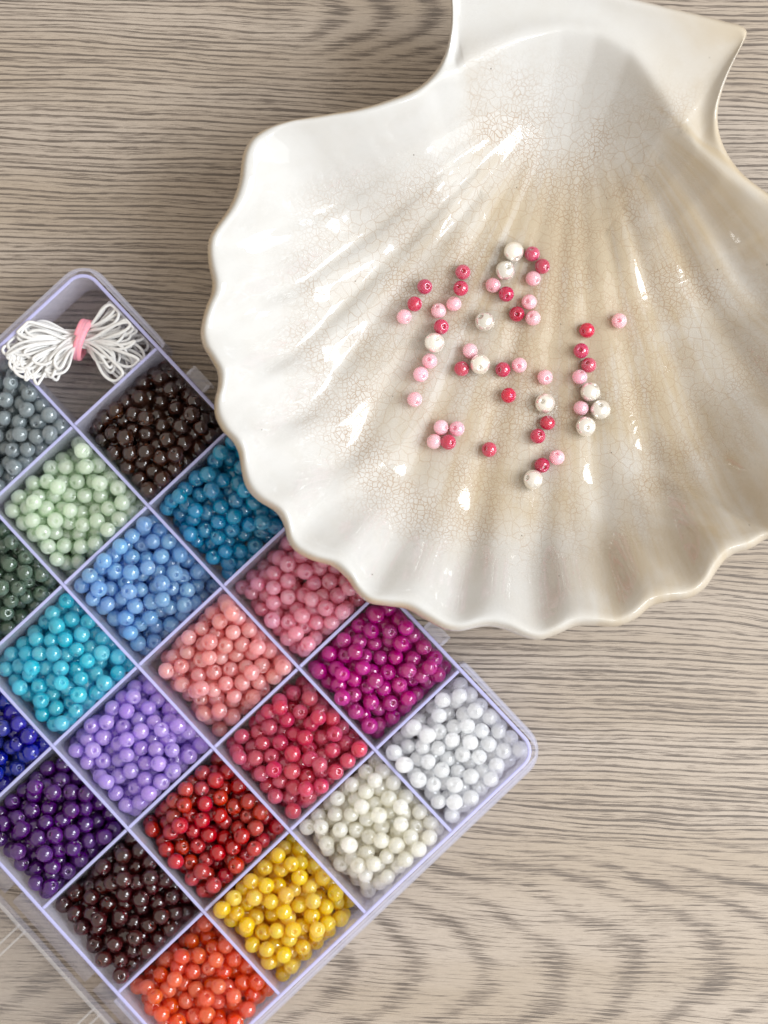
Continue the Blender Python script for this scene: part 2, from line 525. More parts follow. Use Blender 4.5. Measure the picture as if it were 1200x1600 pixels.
# inner ridge that bounds the bowl near the hinge
RIDGE = [(560, 176), (620, 158), (660, 142), (700, 118), (760, 84), (820, 57), (880, 44), (935, 50), (985, 80), (1020, 130), (1050, 180), (1090, 232), (1130, 274), (1180, 308), (1230, 340)]
rdg = np.array([unproj(p[0], p[1], HR) for p in RIDGE]) - DC
r_ang = np.arctan2(rdg[:, 1], rdg[:, 0])
r_rad = np.hypot(rdg[:, 0], rdg[:, 1])
ro = np.argsort(r_ang)
r_ang, r_rad = r_ang[ro], r_rad[ro]
LOBES_L = [(395, 208), (324, 388), (313, 518), (335, 632), (376, 730), (450, 845), (565, 930), (705, 984), (845, 998), (968, 978), (1088, 930), (1190, 850)]
lobes = LOBES_L + [mirror(p) for p in LOBES_L[:3]][::-1]
lw_ = np.array([unproj(p[0], p[1], HR) for p in lobes]) - UM
l_ang = np.unwrap(np.arctan2(lw_[:, 1], lw_[:, 0]))          # increases counter-clockwise from left, downwards, to the right
if l_ang[0] < 0:
    l_ang = l_ang + 2 * np.pi
sst = lambda x, a, b: (lambda t: t * t * (3 - 2 * t))(np.clip((x - a) / (b - a), 0, 1))
ZB = 0.0085

def dish_polar(X, Y):
    dx, dy = X - DC[0], Y - DC[1]
    a = np.arctan2(dy, dx)
    r = np.hypot(dx, dy)
    Rr = np.interp(a, ang_e, rad_e)
    return a, r, Rr

def flute(X, Y):
    ux, uy = X - UM[0], Y - UM[1]
    ph = np.arctan2(uy, ux)
    ph = np.where(ph < 0, ph + 2 * np.pi, ph)
    ph = np.where(ph < 1.2, ph + 2 * np.pi, ph)
    idx = np.interp(ph, l_ang, np.arange(len(l_ang)), left=-0.5, right=len(l_ang) - 0.5)
    fan = sst(ph, l_ang[0] - 0.16, l_ang[0] + 0.05) * (1 - sst(ph, l_ang[-1] - 0.05, l_ang[-1] + 0.16))
    du = np.hypot(ux, uy)
    return idx, fan, du, ph

def dish_z(X, Y):
    a, r, Rr = dish_polar(X, Y)
    inr = (a > r_ang[0]) & (a < r_ang[-1])
    rb = np.where(inr, np.minimum(np.interp(a, r_ang, r_rad), Rr * 0.965), Rr * 0.965)
    s = r / rb
    hinge = sst(a, R(18), R(45)) * (1 - sst(a, R(112), R(142)))
    sc = np.clip(s, 0, 1.22)
    sp_ = lambda q: 0.062 * np.log1p(np.exp(np.clip((q - 0.69) / 0.062, -40, 40)))
    g1 = (sp_(sc) - sp_(0.0)) / (sp_(1.0) - sp_(0.0)) * 0.94 + 0.06 * sc ** 2
    g2 = 0.14 * sc ** 1.3 + 0.86 * sc ** 4.6
    g = g1 * (1 - hinge) + g2 * hinge
    z = ZB + (HR - ZB) * g
    idx, fan, du, ph = flute(X, Y)
    wv = -np.cos(2 * np.pi * idx)
    wv = wv * 0.85 - 0.15 * np.cos(4 * np.pi * idx)
    amp = 0.00145 * sst(du, 0.020, 0.090) * fan * (0.36 + 0.64 * sst(s, 0.35, 0.85)) * (1 - 0.25 * sst(s, 0.92, 1.0))
    z = z + amp * wv
    # beyond the ridge: the hinge plate, then the rounded lip
    tt = np.clip((r - rb) / np.maximum(Rr - rb, 1e-6), 0, 1)
    plate = sst(Rr - rb, 0.0035, 0.010)
    zp = HR + 0.0003 - plate * (0.0030 * np.sin(tt * np.pi) * (1 - 0.3 * tt) - 0.0012 * tt)
    k = 0.0009 + 0.0012 * plate
    z = -k * np.logaddexp(-z / k, -zp / k)
    d_edge = Rr - r
    lip = np.clip(1 - d_edge / 0.0024, 0, 1)
    z = z - 0.0022 * lip ** 2.2
    return z

NA = 512
# angular samples: follow the traced outline evenly
seglen = np.concatenate([[0], np.cumsum(np.hypot(*np.diff(np.vstack([out_w, out_w[:1]]), axis=0).T))])
samp = np.interp(np.linspace(0, seglen[-1], NA, endpoint=False), seglen, np.arange(len(out_w) + 1))
oc = np.vstack([out_w, out_w[:1]])
fo = np.array([np.interp(samp, np.arange(len(oc)), oc[:, k]) for k in (0, 1)]).T
ts = np.concatenate([np.linspace(0.02, 0.5, 22), np.linspace(0.515, 0.93, 44), 1 - np.array([0.06, 0.05, 0.041, 0.033, 0.026, 0.02, 0.015, 0.010, 0.006, 0.003, 0.0])])
V, F = [], []
A_s, A_f, A_e = [], [], []
V.append((DC[0], DC[1], float(dish_z(DC[:1], DC[1:])[0])))
rings = []
for t in ts:
    p = DC + (fo - DC) * t
    z = dish_z(p[:, 0], p[:, 1])
    rings.append(np.column_stack([p, z]))
# underside: falls away from the lip and comes in to a foot
top_edge = rings[-1]
nrm = (fo - DC) / np.linalg.norm(fo - DC, axis=1)[:, None]
for k, (dt, dz) in enumerate(((0.0004, -0.0010), (0.0003, -0.0022), (-0.0008, -0.0034), (-0.0025, -0.0048))):
    rings.append(np.column_stack([fo + nrm * dt, top_edge[:, 2] + dz]))
for t in (0.93, 0.88, 0.82, 0.75, 0.66, 0.56, 0.48):
    p = DC + (fo - DC) * t
    rings.append(np.column_stack([p, np.maximum(dish_z(p[:, 0], p[:, 1]) - 0.0056, 0.0022)]))
for t, z in ((0.44, 0.0003), (0.40, 0.0003), (0.38, 0.002), (0.2, 0.002)):
    p = DC + (fo - DC) * t
    rings.append(np.column_stack([p, np.full(NA, z)]))
for rg in rings:
    V += [tuple(q) for q in rg]
V.append((DC[0], DC[1], 0.002))
for i in range(NA):
    F.append((0, 1 + (i + 1) % NA, 1 + i))
for k in range(len(rings) - 1):
    a, b = 1 + k * NA, 1 + (k + 1) * NA
    for i in range(NA):
        j = (i + 1) % NA
        F.append((a + i, a + j, b + j, b + i))
a = 1 + (len(rings) - 1) * NA
F += [(a + i, a + (i + 1) % NA, len(V) - 1) for i in range(NA)]

def glaze_material():
    T = NT('crackled_glaze')
    vec, x, y, z = T.objco(1000.0)
    at = lambda nm: T.n('ShaderNodeAttribute', attribute_name=nm).outputs['Fac']
    rr, fi, ed, du = at('bowl_radius'), at('flute_index'), at('lip'), at('from_hinge')
    # streaky tea-coloured staining that follows the flutes, with shade painted in towards the right
    stv = T.xyz(T.math('MULTIPLY', fi, 3.4), T.math('MULTIPLY', du, 1.6))
    st1 = T.noise(stv, 1.0, 4.0, 0.6)
    st2 = T.noise(vec, 0.030, 4.0, 0.6, dist=0.6)
    cloud = T.noise(vec, 0.16, 3.0, 0.6)
    fx = T.smooth(x, -40.0, 40.0)                        # tan grows to the right: tea staining and painted shade together
    inner = T.math('MAXIMUM', T.smooth(rr, 0.95, 0.35), T.math('MULTIPLY', T.smooth(x, 15.0, 70.0), 0.75))  # carries the tan up the right wall as painted shade
    stain_shade = T.math('MULTIPLY', inner, T.math('ADD', 0.26, T.math('MULTIPLY', fx, 0.74)))
    stain_shade = T.math('MULTIPLY', stain_shade, T.math('ADD', T.smooth(st1, 0.30, 0.70, 0.42, 1.0), T.smooth(st2, 0.35, 0.65, 0.0, 0.5)), clamp=True)
    stain_shade = T.math('MULTIPLY', stain_shade, T.smooth(du, 0.04, 0.30, 0.12, 1.0), clamp=True)
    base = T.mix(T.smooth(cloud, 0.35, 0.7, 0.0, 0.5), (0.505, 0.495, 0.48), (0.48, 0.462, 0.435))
    col = T.mix(T.math('MULTIPLY', stain_shade, 0.9), base, (0.39, 0.31, 0.205))
    # craquelure
    wn = T.n('ShaderNodeTexNoise'); wn.inputs['Scale'].default_value = 0.25; wn.inputs['Detail'].default_value = 2
    T.link(vec, wn.inputs['Vector'])
    wv = T.n('ShaderNodeVectorMath', operation='MULTIPLY_ADD')
    T.link(wn.outputs['Color'], wv.inputs[0]); wv.inputs[1].default_value = (2.4, 2.4, 0); T.link(vec, wv.inputs[2])
    def crack(scale, w0, off):
        vo = T.n('ShaderNodeTexVoronoi', feature='DISTANCE_TO_EDGE', voronoi_dimensions='2D')
        vm = T.n('ShaderNodeVectorMath', operation='ADD')
        T.link(wv.outputs[0], vm.inputs[0]); vm.inputs[1].default_value = (off, off * 0.7, 0)
        T.link(vm.outputs[0], vo.inputs['Vector'])
        vo.inputs['Scale'].default_value = scale
        return T.smooth(vo.outputs['Distance'], w0 * 0.15, w0, 1.0, 0.0)
    big, small = crack(0.36, 0.055, 0.0), crack(0.80, 0.12, 31.0)
    cm = T.noise(vec, 0.055, 3.0, 0.6)
    cmask = T.smooth(rr, 0.88, 0.60)
    smask = T.math('MULTIPLY', T.smooth(cm, 0.40, 0.62), cmask)
    bmask = T.math('MULTIPLY', T.smooth(cm, 0.25, 0.45), cmask)
    ck = T.math('MAXIMUM', T.math('MULTIPLY', big, T.math('MULTIPLY', bmask, 0.5)), T.math('MULTIPLY', small, T.math('MULTIPLY', smask, 0.85)))
    col = T.mix(T.math('MULTIPLY', ck, 0.9), col, (0.29, 0.19, 0.115))
    # worn tan body shows along the lip
    col = T.mix(T.math('MULTIPLY', ed, T.smooth(cloud, 0.2, 0.6, 0.5, 0.95)), col, (0.50, 0.39, 0.26))
    sp = T.n('ShaderNodeTexVoronoi', voronoi_dimensions='2D')
    T.link(vec, sp.inputs['Vector']); sp.inputs['Scale'].default_value = 0.055
    spk = T.math('MULTIPLY', T.smooth(sp.outputs['Distance'], 0.007, 0.011, 0.8, 0.0), T.smooth(T.noise(vec, 0.11, 1.0, 0.5), 0.5, 0.56))
    col = T.mix(spk, col, (0.06, 0.045, 0.03))
    bp = T.n('ShaderNodeBump')
    bp.inputs['Strength'].default_value = 0.22
    bp.inputs['Distance'].default_value = 0.00022
    rip = T.noise(vec, 0.20, 2.0, 0.5)
    T.link(T.math('SUBTRACT', rip, T.math('MULTIPLY', ck, 0.12)), bp.inputs['Height'])
    b = T.principled(Base_Color=col, Roughness=0.6, IOR=1.5, Coat_Weight=1.0, Coat_Roughness=0.02)
    b.inputs['Specular IOR Level'].default_value = 0.0
    T.link(bp.outputs[0], b.inputs['Coat Normal'])
    b.inputs['Subsurface Weight'].default_value = 0.0
    return T.done(b.outputs[0])

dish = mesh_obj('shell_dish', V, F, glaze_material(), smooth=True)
tag(dish, 'large cream scallop shell dish with crackled stained glaze, rim over the box', 'dish')
P = np.array(V)
a_, r_, R_ = dish_polar(P[:, 0], P[:, 1])
idx_, fan_, du_, ph_ = flute(P[:, 0], P[:, 1])
under = np.zeros(len(P)); under[1 + len(ts) * NA:] = 1
for nm, val in (('bowl_radius', r_ / R_), ('flute_index', idx_), ('from_hinge', du_ / 0.15), ('lip', np.maximum(sst(R_ - r_, 0.0016, 0.0001), under) * (0.25 + 0.75 * sst(-P[:, 0], -0.02, 0.01)))):
    at = dish.data.attributes.new(nm, 'FLOAT', 'POINT')
    at.data.foreach_set('value', np.asarray(val, dtype=np.float32))

# ------------------------------------------------------------------ beads
def bead_mesh(name, r, hole, mat, seg=26, barrel=0.0, flat=0.97):
    """Round bead with a drilled hole along z."""
    a0 = math.asin(hole / r)
    nprof = 13
    prof = []
    for k in range(nprof):
        a = a0 + (math.pi - 2 * a0) * k / (nprof - 1)
        rr = r * (math.sin(a) ** (1 - barrel))
        prof.append((rr, r * flat * math.cos(a)))
    ze = prof[0][1]
    prof[0] = (hole * 1.12, ze)
    prof[-1] = (hole * 1.12, -ze)
    dp = 0.0008
    prof = [(hole * 0.55, ze - dp), (hole * 0.92, ze - dp * 0.7)] + prof + [(hole * 0.92, -ze + dp * 0.7), (hole * 0.55, -ze + dp)]
    m = len(prof)
    V, F = [], []
    for i in range(seg):
        a = 2 * math.pi * i / seg
        V += [(p[0] * math.cos(a), p[0] * math.sin(a), p[1]) for p in prof]
    for i in range(seg):
        j = (i + 1) % seg
        for k in range(m - 1):
            F.append((i * m + k, i * m + k + 1, j * m + k + 1, j * m + k))
    F.append(tuple(i * m for i in range(seg)))
    F.append(tuple(i * m + m - 1 for i in range(seg))[::-1])
    me = bpy.data.meshes.new(name)
    me.from_pydata(V, [], F)
    me.polygons.foreach_set('use_smooth', [True] * len(F))
    me.materials.append(mat)
    me.update()
    return me

def bead_material(name, rgb, kind, swirl=0.35):
    T = NT(name)
    base = tuple(c ** (1.2 if kind == 'glass' else 0.66 if sum(lin(*rgb)) > 1.1 else 0.8) for c in lin(*rgb)) if kind != 'pearl' else lin(*rgb)
    oi = T.n('ShaderNodeObjectInfo')
    rnd = oi.outputs['Random']
    vec, x, y, z = T.objco(1000.0)
    ov = T.n('ShaderNodeVectorMath', operation='ADD')
    T.link(vec, ov.inputs[0])
    T.link(T.xyz(T.math('MULTIPLY', rnd, 57.0), T.math('MULTIPLY', rnd, 31.0), T.math('MULTIPLY', rnd, 91.0)), ov.inputs[1])
    sw = T.noise(ov.outputs[0], 0.55, 3.0, 0.6, dist=1.2)
    hv = T.n('ShaderNodeHueSaturation')
    hv.inputs['Color'].default_value = (*base, 1)
    T.link(T.math('ADD', 0.5, T.math('MULTIPLY', T.math('SUBTRACT', rnd, 0.5), 0.014)), hv.inputs['Hue'])
    T.link(T.math('ADD', 0.92, T.math('MULTIPLY', T.math('FRACT', T.math('MULTIPLY', rnd, 7.31)), 0.14)), hv.inputs['Saturation'])
    T.link(T.math('ADD', 0.86, T.math('MULTIPLY', T.math('FRACT', T.math('MULTIPLY', rnd, 13.7)), 0.28)), hv.inputs['Value'])
    light = tuple(min(0.95, c * 0.55 + 0.42) for c in base)
    f = T.math('MULTIPLY', T.smooth(sw, 0.48, 0.72), swirl)
    col = T.mix(f, hv.outputs[0], light)
    if kind == 'pearl':
        b = T.principled(Base_Color=col, Roughness=0.20, IOR=1.6, Metallic=0.55, Coat_Weight=1.0, Coat_Roughness=0.03)
        return T.done(b.outputs[0])
    # cloudy glass: light scatters inside it, a little passes straight, gloss on top
    b = T.principled(Base_Color=col, Roughness=0.5, IOR=1.4, Subsurface_Weight=1.0)
    b.inputs['Subsurface Radius'].default_value = (1.0, 1.0, 1.0)
    b.inputs['Subsurface Scale'].default_value = 0.0050
    b.inputs['Subsurface Anisotropy'].default_value = 0.3
    b.inputs['Specular IOR Level'].default_value = 0.0
    tr = T.n('ShaderNodeBsdfTransparent')
    T.link(T.mix(0.5 if kind == 'milky' else 0.05, col, (1.0, 1.0, 1.0)), tr.inputs['Color'])
    m2 = T.n('ShaderNodeMixShader'); m2.inputs[0].default_value = 0.55 if kind == 'milky' else 0.28
    T.link(b.outputs[0], m2.inputs[1]); T.link(tr.outputs[0], m2.inputs[2])
    gl = T.n('ShaderNodeBsdfGlossy'); gl.inputs['Roughness'].default_value = 0.035
    fr = T.n('ShaderNodeFresnel'); fr.inputs[0].default_value = 1.85
    geo = T.n('ShaderNodeNewGeometry')
    m3 = T.n('ShaderNodeMixShader')
    T.link(T.math('MULTIPLY', T.math('MINIMUM', fr.outputs[0], 0.35), T.math('SUBTRACT', 1.0, geo.outputs['Backfacing'])), m3.inputs[0])
    T.link(m2.outputs[0], m3.inputs[1]); T.link(gl.outputs[0], m3.inputs[2])
    return T.done(m3.outputs[0])

def rand_rot(upright=0.0):
    """Random orientation; with upright > 0 the hole leans towards vertical."""
    q = rng.normal(size=4)
    q /= np.linalg.norm(q)
    from mathutils import Quaternion
    e = Quaternion(q).to_euler()
    if rng.random() < upright:
        e.x, e.y = rng.normal(0, 0.45), rng.normal(0, 0.45)
    return e

RB = 0.00222
CW, CL = PA - 0.0014, PB - 0.0014
def settle(n, seed, lean):
    """Drop n beads into one compartment and let them settle (position-based relaxation)."""
    g = np.random.default_rng(seed)
    r = RB * (1 + g.uniform(-0.06, 0.035, n))
    r = r.astype(np.float32)
    P = np.column_stack([g.uniform(-CW / 2 + RB, CW / 2 - RB, n), g.uniform(-CL / 2 + RB, CL / 2 - RB, n), RB + np.linspace(0, 0.030, n)]).astype(np.float32)
    rs = r[:, None] + r[None, :]
    eye = np.eye(n, dtype=bool)
    vel = np.zeros_like(P)
    for it in range(190):
        gv = np.array([lean[0], lean[1], -1.0]) * (0.00017 if it < 150 else 0.00004)
        gv = gv.astype(np.float32)
        if it == 100:
            P[:, :2] += g.normal(0, 0.0006, (n, 2)).astype(np.float32)
        P = P + gv
        for sub in range(3):
            D = P[:, None, :] - P[None, :, :]
            L = np.sqrt((D ** 2).sum(2)) + np.float32(1e-9)
            ov = np.where(eye, 0, np.clip(rs - L, 0, None))
            P = P + np.float32(0.36) * ((D / L[..., None]) * ov[..., None]).sum(1)
            P[:, 0] = np.clip(P[:, 0], -CW / 2 + r, CW / 2 - r)
            P[:, 1] = np.clip(P[:, 1], -CL / 2 + r, CL / 2 - r)
            P[:, 2] = np.maximum(P[:, 2], r)
    return P, r

def bead_spots(P):
    """Where in its compartment each bead lies, in words (the box stands on its corner in the photograph)."""
    n = len(P)
    im = np.column_stack([P[:, 0] * math.cos(TH) + P[:, 1] * math.sin(TH), -P[:, 0] * math.sin(TH) + P[:, 1] * math.cos(TH)])
    out = []
    for k in range(n):
        d = np.hypot(P[:, 0] - P[k, 0], P[:, 1] - P[k, 1])
        over = (P[:, 2] > P[k, 2] + RB * 0.4)
        cov = int((over & (d < RB * 1.15)).sum())
        layer = 'on top' if not cov and not (over & (d < RB * 1.7)).any() else 'half covered' if cov <= 1 else 'buried'
        a, b = P[k, 0] / CW, P[k, 1] / CL
        if max(abs(a), abs(b)) < 0.2:
            zone = 'at the centre'
        elif abs(a) > 0.2 and abs(b) > 0.2:
            zone = 'in ' + {(1, 1): 'right', (-1, 1): 'upper', (-1, -1): 'left', (1, -1): 'lower'}[(1 if a > 0 else -1, 1 if b > 0 else -1)] + ' corner'
        elif abs(a) > abs(b):
            zone = 'by ' + ('lower right' if a > 0 else 'upper left') + ' wall'
        else:
            zone = 'by ' + ('upper right' if b > 0 else 'lower left') + ' wall'
        out.append(layer + ' ' + zone)
    top = [k for k in range(n) if out[k].startswith('on top')]
    for word, v in (('upper', (0, 1)), ('lower', (0, -1)), ('left', (-1, 0)), ('right', (1, 0))):
        c = max(top, key=lambda k: im[k, 0] * v[0] + im[k, 1] * v[1])
        out[c] = f'nearest the {word} corner'
    return out

# (column along the long side, row from the latch side): name, colour word for the label, rgb, look, swirl, what it lies beside
CELLS = {
    (1, 0): ('brown_bead', 'dark brown', (70, 32, 12), 'glass', 0.10, 'next to the white cord'),
    (2, 0): ('teal_bead', 'teal blue', (0, 140, 196), 'milky', 0.22, 'between brown and pink beads'),
    (3, 0): ('pink_bead', 'candy pink', (255, 132, 160), 'milky', 0.25, 'between teal and magenta beads'),
    (4, 0): ('magenta_bead', 'deep magenta', (190, 0, 122), 'milky', 0.08, 'beside the white beads'),
    (5, 0): ('white_bead', 'frosted white', (252, 253, 255), 'milky', 0.3, 'in the rounded box corner'),
    (0, 1): ('grey_bead', 'smoky grey', (128, 142, 148), 'milky', 0.2, 'touching the white cord loops'),
    (1, 1): ('mint_bead', 'pale mint green', (206, 232, 194), 'milky', 0.3, 'between grey and sky blue beads'),
    (2, 1): ('sky_blue_bead', 'milky sky blue', (92, 156, 228), 'milky', 0.25, 'between mint and peach beads'),
    (3, 1): ('peach_bead', 'peach coral', (255, 134, 132), 'milky', 0.35, 'between sky blue and rose beads'),
    (4, 1): ('rose_bead', 'raspberry rose', (214, 48, 82), 'milky', 0.15, 'between peach and cream beads'),
    (5, 1): ('cream_bead', 'ivory cream', (255, 249, 228), 'milky', 0.35, 'between white and yellow beads'),
    (1, 2): ('dark_green_bead', 'dark green', (72, 98, 78), 'milky', 0.15, 'above the cyan beads'),
    (2, 2): ('cyan_bead', 'bright cyan', (30, 190, 226), 'milky', 0.25, 'between dark green and lilac beads'),
    (3, 2): ('lilac_bead', 'soft lilac', (166, 124, 238), 'milky', 0.3, 'between cyan and red beads'),
    (4, 2): ('red_bead', 'deep red', (188, 5, 10), 'glass', 0.06, 'between lilac and yellow beads'),
    (5, 2): ('yellow_bead', 'golden yellow', (252, 190, 4), 'milky', 0.2, 'between red and cream beads'),
    (2, 3): ('navy_bead', 'navy blue', (14, 18, 165), 'glass', 0.06, 'above the purple beads'),
    (3, 3): ('purple_bead', 'violet purple', (92, 12, 122), 'glass', 0.08, 'between navy and garnet beads'),
    (4, 3): ('garnet_bead', 'dark garnet', (78, 10, 14), 'glass', 0.05, 'between purple and orange beads'),
    (5, 3): ('orange_bead', 'orange red', (246, 72, 20), 'milky', 0.15, 'below the yellow beads'),
}
ROTB = Matrix.Rotation(-TH, 3, 'Z')
for ci, ((cu, cv), (nm, word, rgb, look, swirl, where)) in enumerate(CELLS.items()):
    mat = bead_material(nm + '_material', rgb, look, swirl)
    meshes = [bead_mesh(nm, RB, 0.00056, mat), bead_mesh(nm, RB, 0.00050, mat, barrel=0.18, flat=0.93), bead_mesh(nm, RB * 0.985, 0.00062, mat, flat=0.95)]
    g = np.random.default_rng(100 + ci)
    cnt = int(g.integers(134, 146))
    lean = (0.04 + g.normal(0, 0.07), g.normal(0, 0.07))
    P, rr = settle(cnt, 40 + ci, lean)
    cx_, cy_ = -HX + (cu + 0.5) * PA, HY - (cv + 0.5) * PB
    spots = bead_spots(P)
    for k in range(cnt):
        o = bpy.data.objects.new(nm, meshes[int(rng.integers(0, 3))])
        C.objects.link(o)
        p = BOXM @ Vector((P[k, 0] + cx_, P[k, 1] + cy_, P[k, 2] + ZF))
        o.location = p
        o.rotation_euler = rand_rot(0.12)
        s = rr[k] / RB
        o.scale = (s, s, s)
        o['label'] = f'{word} bead {spots[k]}, {where}'
        o['category'] = 'bead'
        o['group'] = f'{word} beads in one box compartment'

# loose beads in the dish: (kind, x, y of the photograph, label)
def crop(x, y):
    return 580 + x / 2.857, 350 + y / 2.857
DISH = [
    ('r', 239, 280, 'upper rose bead of the short slanting trio nearest the dish left rim'),
    ('r', 194, 357, 'middle rose bead of the short slanting trio nearest the dish left rim'),
    ('p', 147, 414, 'lowest, pale pink bead of the short slanting trio nearest the dish left rim'),
    ('r', 409, 215, 'rose bead at the top of the long left chain'),
    ('r', 400, 287, 'second rose bead down the long left chain'),
    ('p', 369, 357, 'pale pink bead just below the two rose beads topping the left chain'),
    ('p', 301, 387, 'pale pink bead of the left chain directly above its third rose bead'),
    ('r', 313, 459, 'rose bead of the left chain touching a pearl'),
    ('w', 282, 529, 'white pearl in the long left chain'),
    ('p', 261, 612, 'pale pink bead touching the underside of the left chain pearl'),
    ('p', 221, 671, 'last pale pink bead at the bottom of the long left chain'),
    ('p', 194, 783, 'lone pale pink bead below the long left chain'),
    ('w', 636, 124, 'topmost cream pearl in the dish'),
    ('w', 600, 208, 'white pearl directly below the topmost pearl'),
    ('p', 544, 273, 'pale pink bead below and left of the two top pearls'),
    ('r', 603, 313, 'rose bead below the two top pearls, inside the top ring'),
    ('r', 650, 402, 'rose bead at the bottom of the top ring'),
    ('p', 722, 420, 'lowest pale pink bead of the top ring'),
    ('p', 705, 348, 'pale pink bead stacked above the lowest pink of the top ring'),
    ('p', 723, 243, 'pale pink bead under the two top rose beads'),
    ('r', 764, 189, 'lower of the two rose beads beside the topmost pearl'),
    ('r', 719, 134, 'upper of the two rose beads beside the topmost pearl'),
    ('w', 507, 434, 'lone white pearl touching no other bead'),
    ('p', 441, 566, 'pale pink bead above the pearl of the central trio'),
    ('w', 486, 626, 'white pearl of the central trio'),
    ('r', 404, 646, 'rose bead of the central trio'),
    ('r', 588, 650, 'rose bead of the central side by side pair'),
    ('p', 661, 630, 'pale pink bead of the central side by side pair'),
    ('r', 613, 765, 'lone rose bead below the central pair'),
    ('p', 312, 908, 'upper left pale pink bead of the tight cluster of four'),
    ('p', 383, 914, 'upper right pale pink bead of the tight cluster of four'),
    ('p', 281, 971, 'lower left pale pink bead of the tight cluster of four'),
    ('r', 345, 974, 'single rose bead of the tight cluster of four'),
    ('r', 527, 1007, 'lone rose bead right of the tight cluster of four'),
    ('p', 776, 684, 'pale pink bead above the pearl of the lower chain'),
    ('w', 776, 800, 'white pearl at the top of the lower chain'),
    ('r', 787, 888, 'rose bead under the upper pearl of the lower chain'),
    ('r', 744, 947, 'second rose bead under the upper pearl of the lower chain'),
    ('p', 829, 1042, 'pale pink bead beside the lowest rose bead'),
    ('r', 763, 1077, 'lowest rose bead in the dish, touching the lowest pearl'),
    ('w', 723, 1141, 'lowest bluish white pearl in the dish'),
    ('r', 963, 475, 'top rose bead of the right chain'),
    ('r', 937, 566, 'second rose bead of the right chain'),
    ('r', 971, 630, 'third rose bead of the right chain'),
    ('p', 931, 683, 'pale pink bead below the three rose beads of the right chain'),
    ('w', 978, 750, 'upper cream pearl of the right chain'),
    ('p', 937, 822, 'pale pink bead between the pearls of the right chain'),
    ('w', 1023, 829, 'rightmost cream pearl of the right chain'),
    ('w', 958, 904, 'bottom pearl of the right chain with its hole showing'),
    ('p', 1107, 432, 'lone pale pink bead farthest right in the dish'),
]
M_LOOSE = {'r': bead_material('loose_rose', (178, 30, 62), 'loose', 0.18), 'p': bead_material('loose_pink', (255, 150, 168), 'loose', 0.25), 'w': bead_material('pearl', (236, 230, 220), 'pearl', 0.1)}
L_R = {'r': 0.00212, 'p': 0.00212, 'w': 0.00277}
L_ME = {k: [bead_mesh({'r': 'loose_rose_bead', 'p': 'loose_pink_bead', 'w': 'pearl_bead'}[k], L_R[k], hh, M_LOOSE[k], seg=32, flat=fl) for hh, fl in ((0.00052, 0.97), (0.0006, 0.94))] for k in 'rpw'}
GRP = {'r': 'rose beads loose in the shell dish', 'p': 'pale pink beads loose in the shell dish', 'w': 'pearl beads loose in the shell dish'}
pts = []
for kd, x, y, lb in DISH:
    px, py = crop(x, y)
    r = L_R[kd]
    z = 0.012
    for it in range(12):
        X, Y = unproj(px, py, z)
        e = 0.0004
        z0 = float(dish_z(np.array([X]), np.array([Y]))[0])
        zx = float(dish_z(np.array([X + e]), np.array([Y]))[0]) - z0
        zy = float(dish_z(np.array([X]), np.array([Y + e]))[0]) - z0
        z = z0 + r * math.sqrt(1 + (zx / e) ** 2 + (zy / e) ** 2)
    pts.append([X, Y, z])
for (kd, x, y, lb), p in zip(DISH, pts):
    o = bpy.data.objects.new({'r': 'loose_rose_bead', 'p': 'loose_pink_bead', 'w': 'pearl_bead'}[kd], L_ME[kd][int(rng.integers(0, 2))])
    C.objects.link(o)
    o.location = p
    o.rotation_euler = rand_rot(0.55)
    tag(o, lb, 'bead', GRP[kd])

# ------------------------------------------------------------------ hank of satin cord
def cord_material():
    T = NT('satin_cord')
    at = T.n('ShaderNodeAttribute', attribute_name='twist').outputs['Fac']
    s = T.math('SINE', T.math('MULTIPLY', at, 1.0))
    col = T.mix(T.smooth(s, -1, 1, 0.0, 0.25), (0.66, 0.65, 0.64), (0.60, 0.58, 0.555))
    bp = T.n('ShaderNodeBump'); bp.inputs['Strength'].default_value = 0.15; bp.inputs['Distance'].default_value = 0.00005
    T.link(s, bp.inputs['Height'])
    b = T.principled(Base_Color=col, Roughness=0.33)
    b.inputs['Sheen Weight'].default_value = 0.4
    T.link(bp.outputs[0], b.inputs['Normal'])
    return T.done(b.outputs[0])

def tube(name, path, r, mat, parent, seg=8, closed=False, ry=1.0, twist=None):
    P = np.array(path, float)
    n = len(P)
    d = np.gradient(P, axis=0)
    d /= np.linalg.norm(d, axis=1)[:, None] + 1e-12
    V, F = [], []
    u = np.cross(d[0], (0, 0, 1.0)); u /= np.linalg.norm(u)
    for i in range(n):
        u = u - d[i] * np.dot(u, d[i]); u /= np.linalg.norm(u)
        v = np.cross(d[i], u)
        for k in range(seg):
            a = 2 * math.pi * k / seg
            V.append(P[i] + r * (math.cos(a) * u + ry * math.sin(a) * v))
    for i in range(n - 1):
        for k in range(seg):
            k2 = (k + 1) % seg
            F.append((i * seg + k, i * seg + k2, (i + 1) * seg + k2, (i + 1) * seg + k))
    F += [tuple(range(seg))[::-1], tuple(range((n - 1) * seg, n * seg))]
    o = mesh_obj(name, V, F, mat, parent, smooth=True)
    if twist:
        ln = np.concatenate([[0], np.cumsum(np.linalg.norm(np.diff(P, axis=0), axis=1))])
        tw = np.concatenate([[l * twist + 2 * math.pi * k / seg * 0 for k in range(seg)] for l in ln])
        at = o.data.attributes.new('twist', 'FLOAT', 'POINT')
        at.data.foreach_set('value', tw.astype(np.float32))
    return o

